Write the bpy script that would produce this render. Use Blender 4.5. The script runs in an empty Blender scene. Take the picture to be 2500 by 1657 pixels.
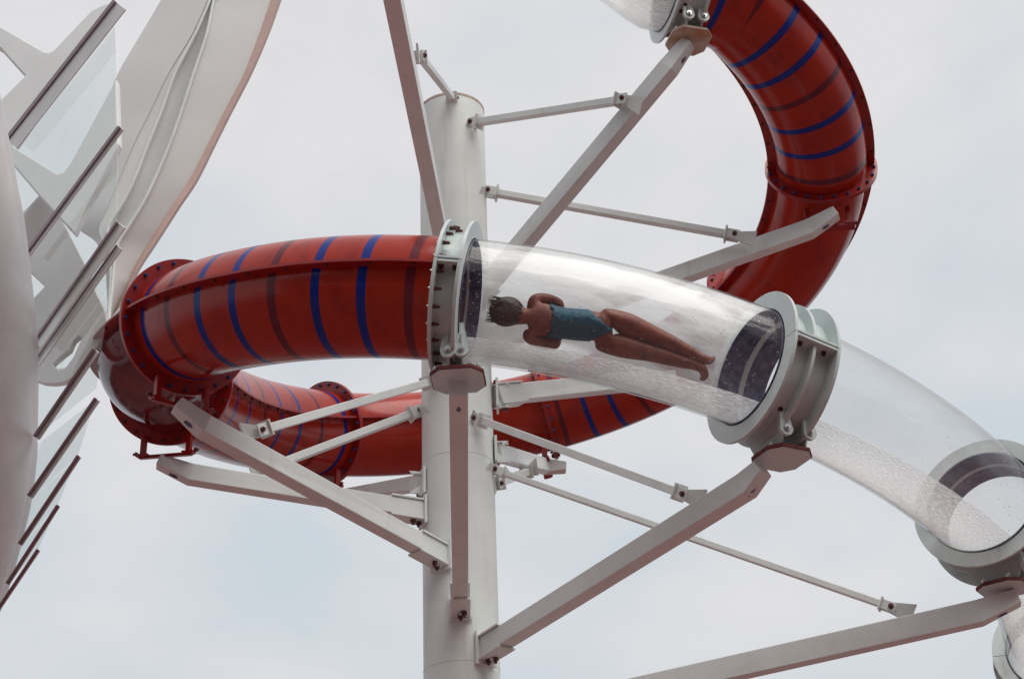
import bpy, bmesh, math, random
from mathutils import Vector as V, Matrix
random.seed(4)
S = bpy.context.scene
C = S.collection
PI = math.pi
# ------------------------------------------------------------------ camera
F, TH, ROLL, CAMZ = 4243.4, 0.51273, -0.036, 1.7
_c, _s = math.cos(TH), math.sin(TH)
_r0, _u0, FW = V((1, 0, 0)), V((0, -_s, _c)), V((0, _c, _s))
RT = _r0 * math.cos(ROLL) + _u0 * math.sin(ROLL)
UP = -_r0 * math.sin(ROLL) + _u0 * math.cos(ROLL)
O = V((0, 0, CAMZ))
cam = bpy.data.cameras.new('camera')
cam.sensor_width = 36; cam.lens = F / 2500 * 36; cam.clip_start = 0.1; cam.clip_end = 3000
co = bpy.data.objects.new('camera', cam); C.objects.link(co)
m = Matrix((RT, UP, -FW)).transposed().to_4x4(); m.translation = O
co.matrix_world = m
S.camera = co
# ------------------------------------------------------------------ world
SUN_EL, SUN_AZ = math.radians(60), math.radians(138)      # azimuth from +y towards +x
w = bpy.data.worlds.new('World'); S.world = w; w.use_nodes = True
nt = w.node_tree; N = nt.nodes; L = nt.links; N.clear()
out = N.new('ShaderNodeOutputWorld'); bg = N.new('ShaderNodeBackground'); bg.inputs[1].default_value = 0.1
sky = N.new('ShaderNodeTexSky'); sky.sky_type = 'NISHITA'; sky.sun_disc = False
sky.sun_elevation = SUN_EL; sky.sun_rotation = SUN_AZ
tc = N.new('ShaderNodeTexCoord'); mp = N.new('ShaderNodeMapping'); mp.inputs['Scale'].default_value = (1, 1, 1.8)
nz = N.new('ShaderNodeTexNoise'); nz.inputs['Scale'].default_value = 5.5; nz.inputs['Detail'].default_value = 5; nz.inputs['Roughness'].default_value = .48
cr = N.new('ShaderNodeValToRGB')
cr.color_ramp.elements[0].position = .34; cr.color_ramp.elements[0].color = (5.2, 5.72, 6.1, 1)
cr.color_ramp.elements[1].position = .66; cr.color_ramp.elements[1].color = (6.65, 6.5, 6.55, 1)
mx = N.new('ShaderNodeMix'); mx.data_type = 'RGBA'; mx.inputs[0].default_value = .93
L.new(tc.outputs['Generated'], mp.inputs[0]); L.new(mp.outputs[0], nz.inputs['Vector']); sx = N.new('ShaderNodeSeparateXYZ'); L.new(tc.outputs['Generated'], sx.inputs[0])
m1_ = N.new('ShaderNodeMath'); m1_.operation = 'MULTIPLY_ADD'; m1_.inputs[1].default_value = .62; m1_.inputs[2].default_value = -.27; L.new(sx.outputs['Z'], m1_.inputs[0])
m2_ = N.new('ShaderNodeMath'); m2_.operation = 'ADD'; L.new(nz.outputs['Fac'], m2_.inputs[0]); L.new(m1_.outputs[0], m2_.inputs[1]); L.new(m2_.outputs[0], cr.inputs[0])
L.new(sky.outputs[0], mx.inputs[6]); L.new(cr.outputs[0], mx.inputs[7]); L.new(mx.outputs[2], bg.inputs[0]); L.new(bg.outputs[0], out.inputs[0])
sl = bpy.data.lights.new('sun', 'SUN'); sl.energy = 2.1; sl.angle = math.radians(50); sl.color = (1, .96, .9)
so = bpy.data.objects.new('sun', sl); C.objects.link(so)
sd = V((math.sin(SUN_AZ) * math.cos(SUN_EL), math.cos(SUN_AZ) * math.cos(SUN_EL), math.sin(SUN_EL)))
so.rotation_euler = sd.to_track_quat('Z', 'Y').to_euler(); so.location = (10, -10, 40)
S.view_settings.view_transform = 'Standard'; S.view_settings.look = 'None'
S.view_settings.exposure = .27; S.view_settings.gamma = 1
try:
    S.cycles.transparent_max_bounces = 32; S.cycles.max_bounces = 12; S.cycles.use_denoising = True
except Exception: pass

# ------------------------------------------------------------------ pixel helpers: a pixel of the 2366-wide view and a depth give a point
K = 2500 / 2366
def U(px, py, d): return O + FW * d + RT * ((px - 1250) / F * d) + UP * ((828.5 - py) / F * d)
def D(x, y, d): return U(x * K, y * K, d)
def ray(x, y): return (U(x * K, y * K, 1) - O)
def hit(x, y, p, n):
    r = ray(x, y); return O + r * ((p - O).dot(n) / r.dot(n))

# ------------------------------------------------------------------ materials
def mat(name, col, rough=.5, metal=0, noise=0, nscale=8, bump=0, bscale=30, coat=0, col2=None, trans=0, tcol=None, detail=6, spec=.5, streak=None, sscale=(7, 7, .5), sthr=.60):
    m = bpy.data.materials.new(name); m.use_nodes = True; t = m.node_tree; n = t.nodes; l = t.links
    b = n['Principled BSDF']; b.inputs['Base Color'].default_value = (*col, 1); b.inputs['Roughness'].default_value = rough
    b.inputs['Metallic'].default_value = metal; b.inputs['Specular IOR Level'].default_value = spec
    if coat: b.inputs['Coat Weight'].default_value = coat; b.inputs['Coat Roughness'].default_value = .04
    tc = n.new('ShaderNodeTexCoord')
    if noise:
        z = n.new('ShaderNodeTexNoise'); z.inputs['Scale'].default_value = nscale; z.inputs['Detail'].default_value = detail
        z.inputs['Roughness'].default_value = .65
        l.new(tc.outputs['Object'], z.inputs['Vector'])
        r = n.new('ShaderNodeValToRGB'); c2 = col2 or tuple(c * (1 - noise) for c in col)
        r.color_ramp.elements[0].position = .33; r.color_ramp.elements[0].color = (*c2, 1)
        r.color_ramp.elements[1].position = .6; r.color_ramp.elements[1].color = (*col, 1)
        l.new(z.outputs['Fac'], r.inputs[0]); l.new(r.outputs[0], b.inputs['Base Color'])
    if streak:                                  # dirt and rust runs that follow gravity
        mp = n.new('ShaderNodeMapping'); mp.inputs['Scale'].default_value = sscale; l.new(tc.outputs['Object'], mp.inputs[0])
        z = n.new('ShaderNodeTexNoise'); z.inputs['Scale'].default_value = 1; z.inputs['Detail'].default_value = 7; z.inputs['Roughness'].default_value = .7; l.new(mp.outputs[0], z.inputs['Vector'])
        q = n.new('ShaderNodeMapRange'); q.inputs[1].default_value = sthr; q.inputs[2].default_value = sthr + .14; q.inputs[4].default_value = .55; l.new(z.outputs['Fac'], q.inputs[0])
        mi_ = n.new('ShaderNodeMix'); mi_.data_type = 'RGBA'; mi_.inputs[7].default_value = (*streak, 1); l.new(q.outputs[0], mi_.inputs[0])
        src = b.inputs['Base Color'].links[0].from_socket if b.inputs['Base Color'].links else None
        if src: l.new(src, mi_.inputs[6])
        else: mi_.inputs[6].default_value = (*col, 1)
        l.new(mi_.outputs[2], b.inputs['Base Color'])
    if bump:
        z = n.new('ShaderNodeTexNoise'); z.inputs['Scale'].default_value = bscale; z.inputs['Detail'].default_value = 3
        l.new(tc.outputs['Object'], z.inputs['Vector'])
        bp = n.new('ShaderNodeBump'); bp.inputs['Strength'].default_value = bump; bp.inputs['Distance'].default_value = .02
        l.new(z.outputs['Fac'], bp.inputs['Height']); l.new(bp.outputs[0], b.inputs['Normal'])
    if trans:
        tr = n.new('ShaderNodeBsdfTranslucent'); tr.inputs[0].default_value = (*(tcol or col), 1)
        ms = n.new('ShaderNodeMixShader'); ms.inputs[0].default_value = trans
        l.new(b.outputs[0], ms.inputs[1]); l.new(tr.outputs[0], ms.inputs[2]); l.new(ms.outputs[0], n['Material Output'].inputs[0])
    return m

def clearmat(name, haze, tint=(.97, .98, .98), edge=(.80, .80, .80), speck=0, bump=.05, bscale=6, rough=.05, refl=.75, hcol=(.85, .86, .87), stretch=None, hscale=40, hlo=.35, hhi=.65, hmin=0.4):
    m = bpy.data.materials.new(name); m.use_nodes = True; t = m.node_tree; n = t.nodes; l = t.links; n.clear()
    o = n.new('ShaderNodeOutputMaterial'); tr = n.new('ShaderNodeBsdfTransparent'); g = n.new('ShaderNodeBsdfGlossy'); g.inputs['Roughness'].default_value = rough
    df = n.new('ShaderNodeBsdfTranslucent'); df.inputs[0].default_value = (*hcol, 1)
    d2 = n.new('ShaderNodeBsdfDiffuse'); d2.inputs[0].default_value = (*hcol, 1)
    dm = n.new('ShaderNodeMixShader'); dm.inputs[0].default_value = .12; l.new(df.outputs[0], dm.inputs[1]); l.new(d2.outputs[0], dm.inputs[2])
    lw = n.new('ShaderNodeLayerWeight'); lw.inputs[0].default_value = .5
    pw = n.new('ShaderNodeMath'); pw.operation = 'POWER'; pw.inputs[1].default_value = 4; l.new(lw.outputs['Facing'], pw.inputs[0])
    cm = n.new('ShaderNodeMix'); cm.data_type = 'RGBA'; cm.inputs[6].default_value = (*tint, 1); cm.inputs[7].default_value = (*edge, 1)
    l.new(pw.outputs[0], cm.inputs[0]); l.new(cm.outputs[2], tr.inputs[0])
    tc = n.new('ShaderNodeTexCoord'); mp = n.new('ShaderNodeMapping'); l.new(tc.outputs['UV' if stretch else 'Object'], mp.inputs[0])
    if stretch: mp.inputs['Scale'].default_value = stretch
    z = n.new('ShaderNodeTexNoise'); z.inputs['Scale'].default_value = hscale; z.inputs['Detail'].default_value = 4; l.new(mp.outputs[0], z.inputs['Vector'])
    mr = n.new('ShaderNodeMapRange'); mr.inputs[1].default_value = hlo; mr.inputs[2].default_value = hhi; mr.inputs[3].default_value = haze * hmin; mr.inputs[4].default_value = haze
    l.new(z.outputs['Fac'], mr.inputs[0])
    m1 = n.new('ShaderNodeMixShader'); l.new(mr.outputs[0], m1.inputs[0]); l.new(tr.outputs[0], m1.inputs[1]); l.new(dm.outputs[0], m1.inputs[2])
    rf = n.new('ShaderNodeMath'); rf.operation = 'MULTIPLY_ADD'; rf.inputs[1].default_value = refl; rf.inputs[2].default_value = .05; l.new(pw.outputs[0], rf.inputs[0])
    m2 = n.new('ShaderNodeMixShader'); l.new(rf.outputs[0], m2.inputs[0]); l.new(m1.outputs[0], m2.inputs[1]); l.new(g.outputs[0], m2.inputs[2])
    if bump:
        z2 = n.new('ShaderNodeTexNoise'); z2.inputs['Scale'].default_value = bscale; z2.inputs['Detail'].default_value = 3; l.new(mp.outputs[0], z2.inputs['Vector'])
        bp = n.new('ShaderNodeBump'); bp.inputs['Strength'].default_value = bump; bp.inputs['Distance'].default_value = .05
        l.new(z2.outputs['Fac'], bp.inputs['Height'])
        for q in (g, df, d2): l.new(bp.outputs[0], q.inputs['Normal'])
    l.new(m2.outputs[0], o.inputs[0]); return m

M = {}
M['white'] = mat('white_painted_steel', (.70, .735, .72), .42, streak=(.47, .42, .36), noise=.10, nscale=2.5, bump=.06, bscale=18)
M['pole'] = mat('column_paint', (.71, .75, .725), .5, streak=(.52, .49, .43), sthr=.56, noise=.09, nscale=1.6, bump=.05, bscale=9)
M['collar'] = mat('collar_paint', (.56, .635, .63), .34, streak=(.33, .30, .26), noise=.14, nscale=3, bump=.05, bscale=20)
M['rust'] = mat('rusty_primer', (.16, .035, .03), .8, noise=.5, nscale=25)
M['rustplate'] = mat('stained_plate', (.50, .43, .36), .6, noise=.5, nscale=6, col2=(.40, .20, .10))
M['bolt'] = mat('dark_bolt', (.10, .035, .03), .45, metal=.3)
M['bluebolt'] = mat('blue_capped_bolt', (.03, .05, .16), .35)
M['silver'] = mat('steel_bolt', (.5, .5, .5), .3, metal=.8)
M['red'] = mat('red_fibreglass', (.39, .025, .011), .18, streak=(.20, .012, .014), sscale=(5, 5, 1.2), sthr=.52, spec=.3, noise=.16, nscale=1.3, bump=.03, bscale=4, trans=.07, tcol=(.75, .07, .012))
M['flange'] = mat('red_flange', (.32, .014, .012), .3, noise=.2, nscale=5, trans=.08, tcol=(.6, .05, .02))
M['blue'] = mat('blue_stripe', (.004, .025, .24), .2, spec=.3, trans=.12, tcol=(.03, .06, .5))
M['purple'] = mat('violet_brown_stripe', (.13, .014, .026), .2, spec=.3, trans=.12, tcol=(.25, .02, .05))
M['inner'] = mat('dark_blue_liner', (.035, .045, .11), .28, noise=.7, nscale=14, col2=(.16, .15, .24), bump=.3, bscale=40)
M['clear'] = clearmat('wet_acrylic', .03, hcol=(.9, .9, .9), hscale=1.0, hmin=.2, bump=.3, bscale=1.0, stretch=(1.2, 5, 1), rough=.14, refl=.4)
M['clear2'] = clearmat('clean_acrylic', .10, hscale=1, hmin=.4, tint=(.98, .98, .975), edge=(.86, .84, .83), stretch=(1.2, 6, 1), bump=.3, bscale=1)
M['water'] = clearmat('running_water', .80, hcol=(.90, .90, .91), hscale=1, hmin=.55, bump=.8, bscale=1.3, stretch=(17, 85, 1), rough=.10, edge=(.7, .7, .72), refl=.5)
M['film'] = clearmat('spray_film', .93, hcol=(.80, .80, .80), hscale=1, hmin=.38, hlo=.32, hhi=.54, bump=.6, bscale=1, stretch=(1.3, 4.5, 1), rough=.35, edge=(.9, .9, .9), refl=.08)
M['glass'] = clearmat('balustrade_glass', .03, tint=(.955, .98, .975), edge=(.93, .955, .95), hscale=2, bump=.02, refl=.10, rough=.02)
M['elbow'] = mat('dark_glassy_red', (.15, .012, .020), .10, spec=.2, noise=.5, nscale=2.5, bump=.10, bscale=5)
M['drop'] = mat('droplet_white', (.8, .82, .85), .15, trans=.4)
M['rail'] = mat('maroon_rail', (.10, .006, .03), .4)
M['skin'] = mat('skin', (.24, .066, .038), .45, noise=.35, nscale=9, col2=(.13, .028, .022), bump=.15, bscale=60, spec=.35)
M['hair'] = mat('dark_hair', (.025, .007, .012), .5, bump=.8, bscale=60)
M['teal'] = mat('teal_swimsuit', (.0, .09, .135), .5, noise=.5, nscale=9, col2=(.0, .045, .11), bump=.7, bscale=22, spec=.3)
M['lips'] = mat('lips', (.3, .06, .05), .4)
M['eye'] = mat('eye', (.03, .02, .015), .2)
M['sail'] = mat('sail_white', (.66, .66, .645), .5, noise=.06, nscale=1.1, bump=.04, bscale=6)
M['sailred'] = mat('sail_edge_trim', (.62, .43, .38), .55, noise=.1, nscale=3)
M['lattice'] = mat('lattice_white', (.74, .77, .77), .45, noise=.08, nscale=1.5)
M['column2'] = mat('screen_post_white', (.68, .66, .68), .45, noise=.25, nscale=.9)
M['deck'] = mat('deck_surface', (.215, .105, .10), .8, noise=.35, nscale=.35)
M['sea'] = mat('sea_water', (.05, .09, .12), .2, bump=.6, bscale=.8)

# ------------------------------------------------------------------ mesh builder
class MB:
    def __init__(s): s.v = []; s.f = []; s.m = []; s.uv = None
    def add(s, vs, fs, mi=0):
        o = len(s.v); s.v += [tuple(x) for x in vs]
        for f in fs: s.f.append([i + o for i in f]); s.m.append(mi)
    def box(s, c, ax, ay, az, mi=0):           # centre and half-axis vectors
        vs = [c + ax * i + ay * j + az * k for k in (-1, 1) for j in (-1, 1) for i in (-1, 1)]
        s.add(vs, [(0, 2, 3, 1), (4, 5, 7, 6), (0, 1, 5, 4), (2, 6, 7, 3), (0, 4, 6, 2), (1, 3, 7, 5)], mi)
    def prism(s, pts, e, mi=0):
        n = len(pts); vs = [p - e * .5 for p in pts] + [p + e * .5 for p in pts]
        s.add(vs, [list(range(n))[::-1], list(range(n, 2 * n))] + [(i, (i + 1) % n, n + (i + 1) % n, n + i) for i in range(n)], mi)
    def cyl(s, a, b, r, n=12, r2=None, mi=0):
        r2 = r if r2 is None else r2
        t = (b - a).normalized(); x = t.orthogonal().normalized(); y = t.cross(x)
        vs = [a + (x * math.cos(k * 2 * PI / n) + y * math.sin(k * 2 * PI / n)) * r for k in range(n)]
        vs += [b + (x * math.cos(k * 2 * PI / n) + y * math.sin(k * 2 * PI / n)) * r2 for k in range(n)]
        s.add(vs, [list(range(n))[::-1], list(range(n, 2 * n))] + [(i, (i + 1) % n, n + (i + 1) % n, n + i) for i in range(n)], mi)
    def lathe(s, c, t, x, prof, n=64, a0=0, a1=2 * PI, mi=0):   # closed (r, z) profile round axis t
        y = t.cross(x); full = abs(a1 - a0 - 2 * PI) < 1e-6; k = len(prof); st = n if full else n + 1
        vs = []
        for i in range(st):
            a = a0 + (a1 - a0) * i / n; d = x * math.cos(a) + y * math.sin(a)
            vs += [c + d * r + t * z for r, z in prof]
        fs = []
        for i in range(n):
            j = (i + 1) % st
            for q in range(k): fs.append((i * k + q, j * k + q, j * k + (q + 1) % k, i * k + (q + 1) % k))
        if not full: fs += [list(range(k)), [(st - 1) * k + q for q in range(k)][::-1]]
        s.add(vs, fs, mi)
    def build(s, name, mats, parent=None, smooth=False, bevel=0, angle=35):
        me = bpy.data.meshes.new(name); me.from_pydata(s.v, [], s.f); me.update()
        if s.uv:
            ul = me.uv_layers.new(name='flow'); fl = [q for f in s.uv for p in f for q in p]; ul.data.foreach_set('uv', fl)
        bm = bmesh.new(); bm.from_mesh(me); bmesh.ops.recalc_face_normals(bm, faces=bm.faces); bm.to_mesh(me); bm.free()
        if not isinstance(mats, (list, tuple)): mats = [mats]
        for x in mats: me.materials.append(x)
        me.polygons.foreach_set('material_index', s.m)
        if smooth:
            me.polygons.foreach_set('use_smooth', [True] * len(me.polygons))
            try: me.set_sharp_from_angle(angle=math.radians(angle))
            except Exception: pass
        o = bpy.data.objects.new(name, me); C.objects.link(o)
        if parent: o.parent = parent; o.matrix_parent_inverse = parent.matrix_world.inverted()
        if bevel:
            b = o.modifiers.new('bevel', 'BEVEL'); b.width = bevel; b.segments = 2; b.limit_method = 'ANGLE'
        return o
def thing(name, label, cat, loc=(0, 0, 0), group=None):
    o = bpy.data.objects.new(name, None); C.objects.link(o); o.location = loc; o.empty_display_size = .2
    o.matrix_world = Matrix.Translation(V(loc))
    o['label'] = label; o['category'] = cat
    if group: o['group'] = group
    return o
def tag(o, label=None, cat=None, group=None, kind=None):
    for k, v in (('label', label), ('category', cat), ('group', group), ('kind', kind)):
        if v: o[k] = v
    return o

# ------------------------------------------------------------------ ground: deck of the ship and the sea
b = MB(); b.add([V((-60, -70, 0)), V((60, -70, 0)), V((60, 70, 0)), V((-60, 70, 0))], [(0, 1, 2, 3)]); tag(b.build('deck_floor', M['deck']), kind='structure')
b = MB(); b.add([V((-2500, -2500, -25)), V((2500, -2500, -25)), V((2500, 2500, -25)), V((-2500, 2500, -25))], [(0, 1, 2, 3)]); tag(b.build('sea', M['sea']), kind='structure')

# deckhouse added below the frame, unseen, so the glossy tubes mirror something dark
b = MB(); b.box(V((-6, 48, 5.5)), V((42, 0, 0)), V((0, 5, 0)), V((0, 0, 5.5))); dh = b.build('added_deckhouse', mat('added_wall_paint', (.20, .15, .15), .6, noise=.3, nscale=.5)); tag(dh, 'long low brown deckhouse added unseen beyond the slide for the tubes to mirror', 'deckhouse')
for i in range(14):
    b = MB(); b.box(V((-44 + i * 6, 42.98, 7.5)), V((2.1, 0, 0)), V((0, .04, 0)), V((0, 0, 1.1))); b.build('window', mat('added_wall_glass', (.02, .03, .04), .1) if i == 0 else bpy.data.materials['added_wall_glass'], dh)
b = MB(); b.box(V((0, -20, 11)), V((45, 0, 0)), V((0, 3, 0)), V((0, 0, 11))); dh2 = b.build('sky_block_wall', bpy.data.materials['added_wall_paint']); tag(dh2, 'tall brown grey superstructure added unseen behind the camera to block low sky', 'superstructure')  # added out of view: blocks low sky so undersides turn darker
for i in range(12):
    for j in range(5):
        b = MB(); b.box(V((-41 + i * 7.4, -16.98, 3 + j * 4)), V((2.6, 0, 0)), V((0, .04, 0)), V((0, 0, 1.2))); b.build('window', bpy.data.materials['added_wall_glass'], dh2)
# ------------------------------------------------------------------ centreline of the slide: a helix round the column that widens downwards
HX = [0.27417, 14.43806, 3.66327, 6.29604, 5.84146, 1.06255, -1.22222]
PX = [-2.41036300e-02, -2.87811730e-01, -7.69741720e-01, 2.0356784, 10.47451347, 9.88294701, -.43015454, -3.53304501]
PY = [-1.00273358e-02, -2.43195997e-01, -2.23667094, -9.74689725, -1.91914027e+01, -7.08431016, 2.06098834e+01, 4.68445087]
def poly(c, x):
    r = 0
    for k in c: r = r * x + k
    return r
DK = [(-430, .9), (-372, .6), (-326, .38), (-300, .15), (-272, -.10), (-229, -.4), (-183, -.3), (-135, -.3), (-87, -.92), (-58, -.73), (-35, -.42), (0, 0), (30, .25), (60, .5), (80, .55), (110, .6), (240, .6)]
def dcorr(x):               # measured deviation of the loop from a true helix, in metres
    for i in range(1, len(DK) - 2):
        if DK[i][0] <= x <= DK[i + 1][0]: break
    (x0, y0), (x1, y1), (x2, y2), (x3, y3) = DK[i - 1:i + 3]
    t = (x - x1) / (x2 - x1); h = x2 - x1; m1 = (y2 - y0) / (x2 - x0) * h; m2 = (y3 - y1) / (x3 - x1) * h
    return (2 * t ** 3 - 3 * t * t + 1) * y1 + (t ** 3 - 2 * t * t + t) * m1 + (-2 * t ** 3 + 3 * t * t) * y2 + (t ** 3 - t * t) * m2
def center(deg):
    p = math.radians(deg); cx, cy, R, z0, k, R2, k2 = HX; t = p / (2 * PI); RR = R + R2 * t
    X = V((cx + RR * math.sin(p), cy - RR * math.cos(p), z0 - k * t + k2 * t * t))
    q = max(math.radians(-322), min(math.radians(60), p))
    d = X.dot(FW)
    X = X + RT * ((poly(PX, q) + max(0, deg - 62) * 3.2 - 42 * math.exp(-((deg + 74) / 12) ** 2)) * d / F) - UP * ((poly(PY, q) + max(0, -315 - deg) * 3.0 - max(0, -334 - deg) * 7.5 - 16 * math.exp(-((deg + 58) / 14) ** 2)) * d / F)
    X = X * ((d + dcorr(deg)) / d)
    return X + V((0, 0, CAMZ))
def frame(deg):
    c = center(deg); t = (center(deg + .6) - center(deg - .6)).normalized()
    n = (V((0, 0, 1)) - t * t.z).normalized(); return c, t, n, t.cross(n)      # centre, tangent, up, outward
    # t x n : outward for a counter-clockwise run
DG = [-420 + .5 * i for i in range(1300)]
AL = [0]
_pc = [center(d) for d in DG]
for i in range(1, len(DG)): AL.append(AL[-1] + (_pc[i] - _pc[i - 1]).length)
def s_of(deg):
    x = (deg - DG[0]) / .5; i = int(x); return AL[i] + (AL[i + 1] - AL[i]) * (x - i)
def deg_of(s):
    lo, hi = 0, len(AL) - 1
    while hi - lo > 1:
        mid = (lo + hi) // 2
        if AL[mid] <= s: lo = mid
        else: hi = mid
    return DG[lo] + .5 * (s - AL[lo]) / (AL[hi] - AL[lo])
RAD = .45
def tube(b, stations, r, n=72, a0=0, a1=2 * PI, mi=lambda s: 0, r2=None):
    """swept shell at arc positions; angle 0 = outward, 90 = up"""
    full = abs(a1 - a0 - 2 * PI) < 1e-6; st = n if full else n + 1
    rings = []; dd_ = (a1 - a0) * r / n
    if b.uv is None: b.uv = []
    for s in stations:
        c, t, up, ow = frame(deg_of(s))
        rings.append([c + (ow * math.cos(a0 + (a1 - a0) * k / n) + up * math.sin(a0 + (a1 - a0) * k / n)) * r for k in range(st)])
    o = len(b.v); b.v += [tuple(p) for q in rings for p in q]
    for i in range(len(stations) - 1):
        m_ = mi((stations[i] + stations[i + 1]) / 2)
        for k in range(n):
            j = (k + 1) % st
            b.f.append([o + i * st + k, o + i * st + j, o + (i + 1) * st + j, o + (i + 1) * st + k]); b.m.append(m_); b.uv.append([(stations[i], k * dd_), (stations[i], (k + 1) * dd_), (stations[i + 1], (k + 1) * dd_), (stations[i + 1], k * dd_)])
def bar_sweep(b, stations, ang, r0, r1, th):
    """a lip running along the tube at one angle from r0 to r1"""
    rings = []
    for s in stations:
        c, t, up, ow = frame(deg_of(s)); d = ow * math.cos(ang) + up * math.sin(ang); q = -ow * math.sin(ang) + up * math.cos(ang)
        rings.append([c + d * r0 - q * th, c + d * r1 - q * th, c + d * r1 + q * th, c + d * r0 + q * th])
    vs = [p for q in rings for p in q]; n = len(rings)
    fs = [(4 * i + k, 4 * i + (k + 1) % 4, 4 * i + 4 + (k + 1) % 4, 4 * i + 4 + k) for i in range(n - 1) for k in range(4)] + [(0, 1, 2, 3), (4 * n - 4, 4 * n - 3, 4 * n - 2, 4 * n - 1)]
    b.add(vs, fs)
def lin(a, b_, n): return [a + (b_ - a) * i / n for i in range(n + 1)]

slide = thing('water_slide', 'spiralling enclosed body slide of red striped and clear tubes winding round the white column', 'water slide', tuple(center(-100) * 1.0))
_bolt_me = {}
def bolt(parent, p, axis, size=.016, length=.03, m='bolt', cone=False):
    key = (m, size, length, cone)
    if key not in _bolt_me:
        b = MB()
        if cone: b.cyl(V((0, 0, 0)), V((0, 0, length)), size, 6, size * .55)
        else:
            b.cyl(V((0, 0, 0)), V((0, 0, length * .55)), size, 6); b.cyl(V((0, 0, length * .55)), V((0, 0, length)), size * .55, 8)
        o = b.build('bolt', M[m]); _bolt_me[key] = o.data; C.objects.unlink(o); bpy.data.objects.remove(o)
    o = bpy.data.objects.new('bolt', _bolt_me[key]); C.objects.link(o); o.parent = parent
    o.matrix_parent_inverse = parent.matrix_world.inverted()
    mw = axis.to_track_quat('Z', 'Y').to_matrix().to_4x4(); mw.translation = p; o.matrix_world = mw
    return o

def red_section(d0, d1, stripes, label, flanges=(1, 1), pattern='BPBBPBBP', nb=24, soff=.16, stw=.062, bolts=True, seam=True, m0='red'):
    s0, s1 = s_of(d0), s_of(d1); Ln = s1 - s0
    cuts = lin(s0, s1, max(8, int(Ln / .05)))
    bands = []
    if stripes:
        n = len(pattern); gap = (Ln - 2 * soff) / (n - 1)
        for i, ch in enumerate(pattern):
            c_ = s0 + soff + gap * i; bands.append((c_ - stw / 2, c_ + stw / 2, 1 if ch == 'B' else 2))
        cuts = [c_ for c_ in cuts if all(not (a - .008 < c_ < b_ + .008) for a, b_, _ in bands)] + [q for a, b_, _ in bands for q in (a, b_)]
        cuts.sort()
    def mi(s):
        for a, b_, k in bands:
            if a < s < b_: return k
        return 0
    b = MB(); tube(b, cuts, RAD, mi=mi)
    o = b.build('red_tube_section', [M[m0], M['blue'], M['purple']], slide, smooth=True); o['label'] = label
    st = lin(s0, s1, max(8, int(Ln / .06)))
    if seam:
        for ang in (0, PI):
            b = MB(); bar_sweep(b, st, ang, RAD - .004, RAD + .078, .010); b.build('seam_flange', M['flange'], o, smooth=True)
            nb_ = int(Ln / .26)
            for k in range(nb_):
                c, t, up, ow = frame(deg_of(s0 + Ln * (k + .5) / nb_)); bolt(o, c + ow * math.cos(ang) * (RAD + .05) - up * .011, -up, .013, .02, 'bolt')
    for q, e in zip(flanges, (0, 1)):
        if not q: continue
        dd = (d0, d1)[e]; sg = 1 if e == 0 else -1
        c, t, up, ow = frame(dd); b = MB()
        b.lathe(c, t, ow, [(RAD - .003, 0.001 * sg), (RAD + .105, .001 * sg), (RAD + .105, .020 * sg), (RAD - .003, .020 * sg)], n=80)
        b.build('end_flange', M['flange'], o, smooth=True)
        if bolts:
            for k in range(nb):
                a = 2 * PI * (k + .5) / nb; dr = ow * math.cos(a) + up * math.sin(a)
                bolt(o, c + dr * (RAD + .068) + t * (.020 * sg), t * sg, .017, .03, 'bluebolt' if stripes else 'bolt')
    return o

# angular stations of the joints
TOP, E_, G_, D_, C_, B_, A_, R1, R2, R3, R4 = -328.5, -270, -229, -181, -135.5, -87, -58, -10.4, 25.2, 60, 90
red_section(TOP + 2.2, E_, True, 'striped red tube curving down from the upper collar', (0, 1))
red_section(E_, G_, False, 'plain glossy red tube at the right of the loop')
red_section(G_, D_, True, 'striped red tube passing behind the clear tube')
red_section(D_, C_, False, 'plain red tube passing behind the column')
sB = red_section(C_, B_, True, 'striped orange red tube at the lower left of the loop', pattern='BPBBPBBP')
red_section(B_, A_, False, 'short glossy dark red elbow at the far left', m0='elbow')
red_section(A_, R1 - 1.3, True, 'dark red front tube with blue and violet stripes', (1, 0), pattern='BPBBPBBP')

def clear_section(d0, d1, mt, label):
    s0, s1 = s_of(d0), s_of(d1); b = MB(); tube(b, lin(s0, s1, int((s1 - s0) / .04)), RAD, n=96)
    o = b.build('clear_tube_section', mt, slide, smooth=True); o['label'] = label; return o
clear_section(-372, TOP, M['clear2'], 'clear tube entering the upper collar')
clear_section(R1, R2, M['clear'], 'wet clear tube with the rider inside')
clear_section(R2, R3, M['clear2'], 'clean clear tube leading down to the right')
clear_section(R3, R4 + 20, M['clear2'], 'clear tube at the lower right corner')

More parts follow.
